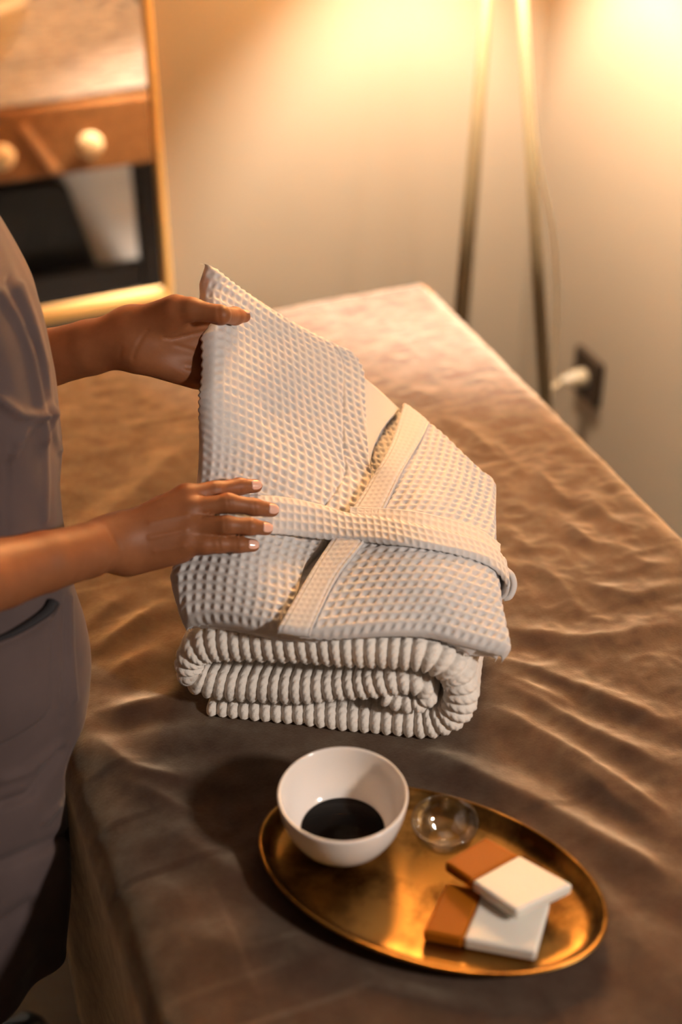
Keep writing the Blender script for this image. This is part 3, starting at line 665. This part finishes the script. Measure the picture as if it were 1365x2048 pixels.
def vnormals(V, F):
    n = np.cross(V[F[:, 2]]-V[F[:, 0]], V[F[:, 3]]-V[F[:, 1]]); out = np.zeros_like(V)
    for k in range(4): np.add.at(out, F[:, k], n)
    return out/(np.linalg.norm(out, axis=1, keepdims=True)+1e-12)
def rt(u, v): return float(robe_t(np.array([[u, v]]))[0])

# torso placement first (the tunic's outline)
FW_, SD_ = BX, AX                                         # she faces the table; SD_ is her left
ORG = np.array([-.44, 1.165, 0])
def org(z):
    k = np.clip((1.0-z)/.22, 0, 1); return ORG-AX*(.085*(k*k*(3-2*k))+.05*np.clip((.75-z)/.2, 0, 1))
SIL = np.array([(-60, 330), (-20, 420), (0, 470), (30, 520), (62, 580), (85, 625), (103, 700), (118, 780), (123, 850), (128, 920), (129, 1000), (132, 1060), (140, 1130), (152, 1200), (170, 1270), (178, 1330),
                (174, 1400), (158, 1460), (140, 1505), (128, 1540), (133, 1600), (140, 1660), (141, 1740), (134, 1800), (120, 1900)], float)
LEV = np.array([(.51, .160, .225), (.55, .160, .222), (.63, .155, .218), (.71, .150, .212), (.78, .146, .206), (.85, .138, .196), (.92, .130, .186), (.99, .126, .176), (1.06, .126, .172), (1.13, .128, .174), (1.20, .124, .180), (1.27, .112, .186), (1.33, .090, .172), (1.37, .070, .110), (1.395, .060, .075)])
phi = np.linspace(0, 2*math.pi, 240, endpoint=False)
def ring(z, a, b, c):
    ca, sa = np.cos(phi), np.sin(phi); e = 0.85-.25*float(np.clip((.80-z)/.15, 0, 1))
    return org(z)+c*FW_+np.outer(a*np.sign(ca)*np.abs(ca)**e, FW_)+np.outer(b*np.sign(sa)*np.abs(sa)**e, SD_)+z*ZX
_z = np.linspace(LEV[0, 0], LEV[-1, 0], 56); LEV = np.stack([_z, np.interp(_z, LEV[:, 0], LEV[:, 1]), np.interp(_z, LEV[:, 0], LEV[:, 2])], 1)
cs = []
for z, a, b in LEV:
    lo, hi = -.3, .4
    for _ in range(40):
        c = (lo+hi)/2; u, v, _d = project(ring(z, a, b, c)); k = int(np.argmax(u))
        if u[k] > np.interp(v[k], SIL[:, 1], SIL[:, 0]): hi = c
        else: lo = c
    cs.append(c)
cs = np.array(cs); _k = int(np.argmin(abs(_z-1.20))); cs[_k:] = cs[_k]+np.linspace(0, .012, len(cs)-_k)
NZ = 340
zz = np.linspace(LEV[0, 0], LEV[-1, 0], NZ)
aa = np.interp(zz, LEV[:, 0], LEV[:, 1]); bb_ = np.interp(zz, LEV[:, 0], LEV[:, 2]); cc = np.interp(zz, LEV[:, 0], cs)
def smooth1(x, k=9):
    w = np.hanning(k+2)[1:-1]; w /= w.sum(); return np.convolve(np.pad(x, k//2, mode='edge'), w, 'valid')
aa, bb_, cc = smooth1(aa, 21), smooth1(bb_, 21), smooth1(cc, 9)
TP = np.stack([ring(z, a, b, c) for z, a, b, c in zip(zz, aa, bb_, cc)], 0)
ctr = lambda z: org(z)+np.interp(z, zz, cc)*FW_+z*ZX

shR = ctr(1.31)-.165*SD_-.01*FW_; shL = ctr(1.31)+.165*SD_-.01*FW_; shR[2] = shL[2] = 1.315
wR = W(228, 1088, 1.345); elR = W(-165, 1196, 1.165)
def rf(u, v, d): return W(u, v, rt(u, v)-d)
Rh = {}                                                   # right hand, back of the hand to the camera
t0 = rt(392, 1010)-.030
Rh['index'] = [(W(372, 990, t0+.002), .0100), (W(430, 981, rt(430, 981)-.026), .0088), (rf(478, 973, .0165), .0080), (rf(512, 972, .0125), .0068)]
Rh['middle'] = [(W(378, 1018, t0-.006), .0102), (W(457, 1006, rt(457, 1006)-.036), .0090), (rf(508, 1014, .030), .0080), (rf(545, 1020, .0250), .0070)]
Rh['ring'] = [(W(378, 1053, t0-.010), .0102), (W(453, 1050, rt(453, 1050)-.033), .0087), (rf(500, 1053, .031), .0077), (rf(533, 1057, .0265), .0068)]
Rh['little'] = [(W(374, 1086, t0-.012), .0106), (W(408, 1089, t0-.012), .0092), (rf(438, 1088, .0180), .0084), (rf(478, 1089, .0130), .0075), (rf(507, 1091, .0100), .0064)]
Rthumb = [(W(262, 1062, 1.362), .0120), (W(322, 1015, 1.395), .0110), (W(372, 1002, t0+.030), .0095), (W(405, 1000, t0+.032), .0080)]
def right_arm(P):
    d = chain(P, [(shR, .046), (elR, .036), (W(-60, 1164, 1.205), .0335), (W(0, 1148, 1.236), .0308), (W(88, 1124, 1.270), .0273), (W(176, 1101, 1.314), .0252), (wR, .0228)], .004)
    d = smin(d, chain(P, [(W(205, 1068, 1.335), .013), (W(232, 1064, 1.346), .0135)], .01), .015)
    pal = None
    for (m, r), w0 in ((Rh['index'][0], W(236, 1064, 1.345)), (Rh['middle'][0], W(236, 1080, 1.340)), (Rh['ring'][0], W(240, 1098, 1.342)), (Rh['little'][0], W(246, 1116, 1.350))):
        q = capd(P, w0, m, .0140, .0108); pal = q if pal is None else smin(pal, q, .012)
    pal = smin(pal, capd(P, W(262, 1122, 1.355), W(362, 1103, t0-.006), .0135, .0112), .012)
    d = smin(d, pal, .016)
    d = smin(d, chain(P, Rthumb, .006), .010)
    fg = None
    for nme in Rh:
        q = chain(P, Rh[nme], .005); fg = q if fg is None else np.minimum(fg, q)
    return smin(d, fg, .0055)
wL = W(256, 677, 1.440); elL = W(-225, 792, 1.52)
tb = lambda u, v, d: W(u, v, rt(max(u, 424), v)+d)
Lh = {'index': [(W(410, 655, 1.462), .0098), (tb(470, 668, .050), .0085), (tb(520, 690, .048), .0078), (tb(555, 712, .047), .0068)],
      'middle': [(W(414, 688, 1.466), .0100), (tb(478, 712, .052), .0087), (tb(530, 740, .050), .0079), (tb(566, 764, .049), .0068)],
      'ring': [(W(412, 722, 1.466), .0098), (tb(472, 756, .050), .0084), (tb(520, 786, .049), .0077), (tb(552, 808, .048), .0067)],
      'little': [(W(404, 754, 1.460), .0092), (tb(452, 790, .046), .0078), (tb(490, 816, .046), .0070), (tb(515, 834, .045), .0062)]}
Lthumb = [(W(292, 652, 1.428), .0150), (W(352, 622, 1.410), .0130), (W(382, 619, 1.404), .0112), (W(441, 630, min(1.400, rt(441, 630)-.020)), .0090), (W(470, 632, rt(470, 632)-.0175), .0085), (W(490, 633, rt(490, 633)-.0150), .0064)]
def left_arm(P):
    d = chain(P, [(shL, .046), (elL, .038), (W(-110, 767, 1.505), .0335), (W(40, 731, 1.478), .0306), (W(100, 715, 1.467), .0292), (W(180, 695, 1.452), .0280), (wL, .0268)], .004)
    pal = None
    for nme, w0 in (('index', W(268, 652, 1.442)), ('middle', W(268, 672, 1.446)), ('ring', W(272, 692, 1.446)), ('little', W(280, 712, 1.440))):
        m, r = Lh[nme][0]; q = capd(P, w0, m, .0150, .0112); pal = q if pal is None else smin(pal, q, .012)
    pal = smin(pal, capd(P, W(284, 712, 1.436), W(392, 752, 1.452), .0135, .0105), .014)     # heel of the hand
    pal = smin(pal, capd(P, W(310, 676, 1.432), W(402, 690, 1.456), .0150, .0120), .016)
    pal = smin(pal, capd(P, W(340, 640, 1.420), W(408, 648, 1.450), .0130, .0095), .014)
    pal = smin(pal, capd(P, W(258, 644, 1.440), W(352, 617, 1.412), .0120, .0125), .012)
    d = smin(d, pal, .020)
    d = smin(d, chain(P, Lthumb, .006), .008)
    fg = None
    for nme in Lh:
        q = chain(P, Lh[nme], .005); fg = q if fg is None else np.minimum(fg, q)
    return smin(d, fg, .0055)
def arm_mesh(fn, pts, h=.0017):
    pts = np.array(pts); lo, hi = pts.min(0)-.06, pts.max(0)+.06
    V, F = surface_nets(fn, lo, hi, h); return relax(V, F, 3, .5), F
allR = [shR, elR, wR]+[p for f in Rh.values() for p, _ in f]
allL = [shL, elL, wL]+[p for f in Lh.values() for p, _ in f]+[p for p, _ in Lthumb]
VR, FR = arm_mesh(right_arm, allR); VL, FL = arm_mesh(left_arm, allL)
def crease(V, F, lines, fan=True):
    """press fine lines into the skin: (pixel polyline, depth, width), where the skin faces the camera"""
    N = vnormals(V, F); u, v, dep = project(V); uv = np.stack([u, v], 1); face = ((CAM-V)*N).sum(1) > 0
    out = V.copy()
    for pl, h, w in lines:
        pl = np.array(pl, float); lo, hi = pl.min(0)-12, pl.max(0)+12
        s = np.where(((uv > lo) & (uv < hi)).all(1) & face)[0]
        if len(s): out[s] -= N[s]*(h*np.exp(-(seg_dist(uv[s], pl)/w)**2))[:, None]
    return out
VR = crease(VR, FR, [([(455, 992), (459, 1018)], .0008, 2.5), ([(462, 993), (465, 1018)], .0006, 2), ([(508, 1001), (511, 1026)], .0006, 2), ([(450, 1036), (453, 1062)], .0008, 2.5), ([(457, 1037), (459, 1062)], .0005, 2), ([(496, 1040), (498, 1064)], .0005, 2),
                     ([(437, 1076), (440, 1100)], .0007, 2.5), ([(473, 1078), (475, 1100)], .0005, 2), ([(436, 966), (438, 992)], .0005, 2.5), ([(480, 962), (481, 984)], .0004, 2), ([(214, 1050), (240, 1095)], .0008, 5),
                     ([(300, 1045), (375, 1030)], -.0010, 5), ([(300, 1075), (372, 1060)], -.0010, 5), ([(310, 1104), (368, 1092)], -.0007, 5)])
VL = crease(VL, FL, [([(392, 646), (405, 648), (430, 650)], .0014, 5), ([(328, 676), (345, 678), (380, 670), (415, 662)], .0014, 3), ([(372, 735), (392, 738), (416, 742)], .0008, 3), ([(266, 716), (270, 702), (278, 686), (286, 672), (296, 662)], .0008, 4), ([(240, 715), (243, 695)], .0004, 4),
                     ([(436, 612), (440, 646)], .0007, 3), ([(350, 690), (385, 700), (410, 712)], .0007, 4)])

# head, neck, trunk and legs
hc = ctr(1.39)+.085*FW_; hc[2] = 1.555                     # centre of the skull
hd = FW_*math.cos(.62)-ZX*math.sin(.62); hu = FW_*math.sin(.62)+ZX*math.cos(.62)   # where the face looks, and the top of the head
def hp_(f, s, u): return hc+f*hd+s*SD_+u*hu
def ellip(P, c, rf_, rs, ru):
    q = P-c; x = np.stack([q@hd/rf_, q@SD_/rs, q@hu/ru], 1); l = np.linalg.norm(x, axis=1); return (l-1)*min(rf_, rs, ru)
hipz = 0.84; hp0 = ctr(.84)-.05*FW_
legs = []
for s in (-1, 1):
    hip = hp0+s*.085*SD_; hip[2] = .84; knee = org(.6)+(np.interp(.7, zz, cc)-.085)*FW_+s*.09*SD_; knee[2] = .45; ank = org(.6)+(np.interp(.7, zz, cc)-.11)*FW_+s*.09*SD_; ank[2] = .085
    legs.append((hip, knee, ank))
def trunk(P):
    ch, wa, pe = ctr(1.22)-.01*FW_, ctr(1.02)-.02*FW_, hp0.copy()
    d = smin(capd(P, ch-.06*SD_, wa-.045*SD_, .078, .070), capd(P, ch+.06*SD_, wa+.045*SD_, .078, .070), .03)
    d = smin(d, smin(capd(P, wa-.045*SD_, pe-.07*SD_, .070, .085), capd(P, wa+.045*SD_, pe+.07*SD_, .070, .085), .03), .03)
    d = smin(d, capd(P, shR, shL, .045, .045), .03)
    d = smin(d, capd(P, ctr(1.33), hp_(-.03, 0, -.06), .050, .046), .03)
    for hip, knee, ank in legs: d = smin(d, chain(P, [(hip, .078), (knee, .050), (ank, .036), (ank+.12*FW_-.055*ZX, .028)], .02), .02)
    h = smin(ellip(P, hp_(-.005, 0, .02), .092, .072, .095), ellip(P, hp_(.038, 0, -.055), .052, .050, .062), .035)
    h = smin(h, capd(P, hp_(.086, 0, .012), hp_(.098, 0, -.022), .007, .010), .014)
    h = smin(h, capd(P, hp_(.086, -.018, -.060), hp_(.086, .018, -.060), .006, .006), .008)
    for s in (-1, 1):
        h = smin(h, capd(P, hp_(-.004, s*.071, .012), hp_(-.002, s*.070, -.030), .011, .007), .006)
    return smin(d, h, .02)
tl_lo = np.min([l[2] for l in legs]+[shR, shL, hc], axis=0)-.16; tl_hi = np.max([l[2] for l in legs]+[shR, shL, hc], axis=0)+.18
tl_lo[2] = -.01
VB, FB = surface_nets(trunk, tl_lo, tl_hi, .006); VB = relax(VB, FB, 2, .5); VB[:, 2] = np.maximum(VB[:, 2], .004)
o1, o2 = len(VB), len(VB)+len(VR)
foot_c = (legs[0][2]+legs[1][2])/2; foot_c[2] = 0
person = obj('person', np.vstack([VB, VR, VL]), np.vstack([FB, FR+o1, FL+o2]).tolist(), M_skin, loc=foot_c,
             label='person in a grey-purple tunic holding the bathrobe with both hands', cat='person')

# hair, eyes
for s in (-1, 1): obj('eye', *lathe_vf([(.0, -.010), (.007, -.007), (.010, 0), (.007, .007), (.0, .010)], hp_(.080, s*.030, .006), 16), M_eye, person)
def hairf(P):
    d = ellip(P, hp_(-.014, 0, .030), .098, .080, .098)
    d = np.maximum(d, -ellip(P, hp_(.085, 0, -.030), .075, .068, .085))
    return smin(d, ellip(P, hp_(-.115, 0, .045), .040, .042, .040), .015)
VH, FH = surface_nets(hairf, hc-.20, hc+.20, .005); VH = relax(VH, FH, 2, .5)
obj('hair', VH, FH.tolist(), M_hair, person)
# fingernails
def nail(p_prev, p_tip, r, updir, length=.0108, fwd=.33):
    d = p_tip-p_prev; d /= np.linalg.norm(d); n = updir-d*np.dot(updir, d); n /= np.linalg.norm(n); s = np.cross(d, n)
    G = []
    for i in range(9):
        x = -length*(1-fwd)+length*i/8; row = []
        e = 1-.55*max(0, (i-4)/4)**2; e *= 1-.35*max(0, (2-i)/2)**2
        for j in range(9):
            th = (j/8-.5)*1.36*e; rr = r*1.02+.0006
            row.append(p_tip+d*x+rr*(math.sin(th)*s+math.cos(th)*n)-n*max(0, x)*.22)
        G.append(row)
    G = np.array(G); return slab_vf(G, G-.0012*n)
for nme in ('index', 'middle', 'ring', 'little'):
    p0, p1 = Rh[nme][-2][0], Rh[nme][-1][0]
    tc_ = CAM-p1; tc_ /= np.linalg.norm(tc_)
    obj('fingernail', *nail(p0, p1, Rh[nme][-1][1], tc_+.25*ZX), M_nail, person, label='pale pink painted fingernail')
p0, p1 = Lthumb[-2][0], Lthumb[-1][0]
obj('fingernail', *nail(p0, p1, .0066, ZX+.15*(CAM-p1), .011, .3), M_nail, person, label='pale pink painted fingernail')

# tunic
rad = TP-np.stack([ctr(z) for z in zz], 0)[:, None]; radn = rad/(np.linalg.norm(rad, axis=2, keepdims=True)+1e-9)
nv_in = TP.copy(); nv_in[..., 2] *= .45
fold = .0045*vnoise(nv_in, 13, 11)+.0030*vnoise(nv_in, 27, 12)
hemw = np.clip((.80-zz)/.33, 0, 1)[:, None]
fold = fold+.010*hemw*np.sin(phi*9+1.2)[None]*np.clip(hemw, 0, 1)
TQ = TP+radn*fold[..., None]
bq = (TQ-P0)@BX; low = np.clip((ZT+.04-TQ[..., 2])/.045, 0, 1)                 # the cloth is pressed against the table edge
over = np.maximum(bq-(-BW-.014), 0)
TQ = TQ-(over*np.where(TQ[..., 2] < ZT-.005, 1, low))[..., None]*BX
nq = np.cross(np.roll(TQ, -1, 1)-np.roll(TQ, 1, 1), np.gradient(TQ, axis=0)); nq /= np.linalg.norm(nq, axis=2, keepdims=True)+1e-12
if (nq*radn).sum(2).mean() < 0: nq = -nq
u_, v_, _d = project(TQ); uvq = np.stack([u_, v_], -1).reshape(-1, 2); fac = (((CAM-TQ)*nq).sum(2) > 0).ravel(); dsp = np.zeros(len(uvq))
for pl, h, w in [([(0, 585), (35, 640), (60, 700), (78, 790), (84, 880)], .005, 9), ([(38, 570), (62, 640), (88, 730), (100, 830)], .005, 8), ([(20, 560), (48, 640), (76, 720), (92, 800)], -.005, 7),
                 ([(0, 800), (40, 830), (75, 832)], .006, 9), ([(75, 832), (45, 870), (25, 910)], .004, 8), ([(104, 820), (108, 870), (118, 900)], .004, 6), ([(88, 850), (92, 960), (90, 1040)], .003, 6),
                 ([(26, 890), (13, 930), (13, 1000), (16, 1065)], -.0035, 3), ([(132, 1195), (130, 1320), (124, 1440)], -.003, 3), ([(140, 1195), (142, 1300), (150, 1400)], .003, 5),
                 ([(0, 1610), (60, 1590), (125, 1500)], -.006, 10), ([(0, 1560), (50, 1545), (120, 1490)], .004, 9), ([(0, 1730), (60, 1705), (135, 1670)], -.006, 12), ([(90, 1640), (115, 1610)], .004, 8), ([(0, 1850), (60, 1810)], -.005, 14)]:
    pl = np.array(pl, float); s = np.where(((uvq > pl.min(0)-40) & (uvq < pl.max(0)+40)).all(1) & fac)[0]
    if len(s): dsp[s] += h*np.exp(-(seg_dist(uvq[s], pl)/w)**2)
TQ = TQ+nq*dsp.reshape(TQ.shape[:2])[..., None]
nph = len(phi)
i, j = np.meshgrid(np.arange(NZ-1), np.arange(nph), indexing='ij')
TF_ = np.stack([i*nph+j, i*nph+(j+1) % nph, (i+1)*nph+(j+1) % nph, (i+1)*nph+j], -1).reshape(-1, 4).tolist()
tv = TQ.reshape(-1, 3)
tun = obj('tunic', tv, TF_, M_tunic, person)
sol = tun.modifiers.new('cloth', 'SOLIDIFY'); sol.thickness = .003; sol.offset = -1
bvh = BVHTree.FromPolygons([Vector(p) for p in tv], [tuple(f) for f in TF_])
def hit(u, v):
    r = ray(u, v); h = bvh.ray_cast(Vector(CAM), Vector(r/np.linalg.norm(r))); return np.array(h[0]) if h[0] is not None else None
for s, sh_, el_ in ((-1, shR, elR), (1, shL, elL)):
    d = el_-sh_; nk = ctr(1.34)+s*.075*SD_; pts = [nk, (nk+sh_)/2+.022*ZX+.25*(sh_-nk), sh_+d*.12+.012*s*SD_, sh_+d*.35, sh_+d*.52]
    sv_, sf_ = tube_vf(resample(pts, 40), np.interp(np.linspace(0, 1, 40), [0, .25, .45, 1], [.045, .056, .061, .060]), 48, caps=False); sv_ = np.array(sv_); sv_ += .004*vnoise(sv_, 20, 14)[:, None]*np.array([1, 1, .2])
    so = obj('sleeve', sv_, sf_, M_tunic, tun); m = so.modifiers.new('cloth', 'SOLIDIFY'); m.thickness = .003; m.offset = -1
# pocket on her right hip: a patch with an open, dark-edged mouth
pk = [(-60, 1300), (-20, 1288), (20, 1272), (60, 1248), (88, 1226), (100, 1206)]
top = [hit(*p) for p in pk]
if all(t is not None for t in top):
    tp_ = resample(top, 40); rows = []
    for k in range(24):
        row = []
        for q in tp_:
            u, v, _d = project(q); row.append(hit(float(u)-k*.15, float(v)+k*9) if True else None)
        rows.append(row)
    if all(p is not None for r in rows for p in r):
        G = np.array(rows); gn = grid_normals(G)
        lift = (.010*np.exp(-np.arange(24)/2.2))[:, None, None]+.0025
        pocket = obj('pocket', *slab_vf(G+gn*lift, G+gn*(lift-.002)), M_tunic, tun)
        ob = tp_+gn[0]*.004
        obj('pocket_lining', *tube_vf(ob, np.linspace(.0035, .0065, 40), 10), M_lining, pocket, label='dark pocket opening')
# trousers and shoes
for hip, knee, ank in legs:
    pts = [hip+np.array([0, 0, -.02]), knee, ank+np.array([0, 0, .02])]
    tv_, tf_ = tube_vf(resample(pts, 60), np.linspace(.092, .066, 60), 40, caps=False); tv_ = np.array(tv_); tv_ += .003*vnoise(tv_, 18, 15)[:, None]
    o = obj('trouser_leg', tv_, tf_, M_trousers, person); m = o.modifiers.new('cloth', 'SOLIDIFY'); m.thickness = .003; m.offset = -1
    def shoef(P, ank=ank): 
        a = ank.copy(); a[2] = .045
        d = chain(P, [(a-.045*FW_, .040), (a+.04*FW_, .042), (a+.15*FW_-.012*ZX, .036)], .03); return np.maximum(d, .001-P[:, 2])
    VS, FS = surface_nets(shoef, ank+np.array([-.24, -.24, -.10]), ank+np.array([.24, .24, .06]), .005); VS = relax(VS, FS, 1, .5)
    obj('shoe', VS, FS.tolist(), M_shoe, person)
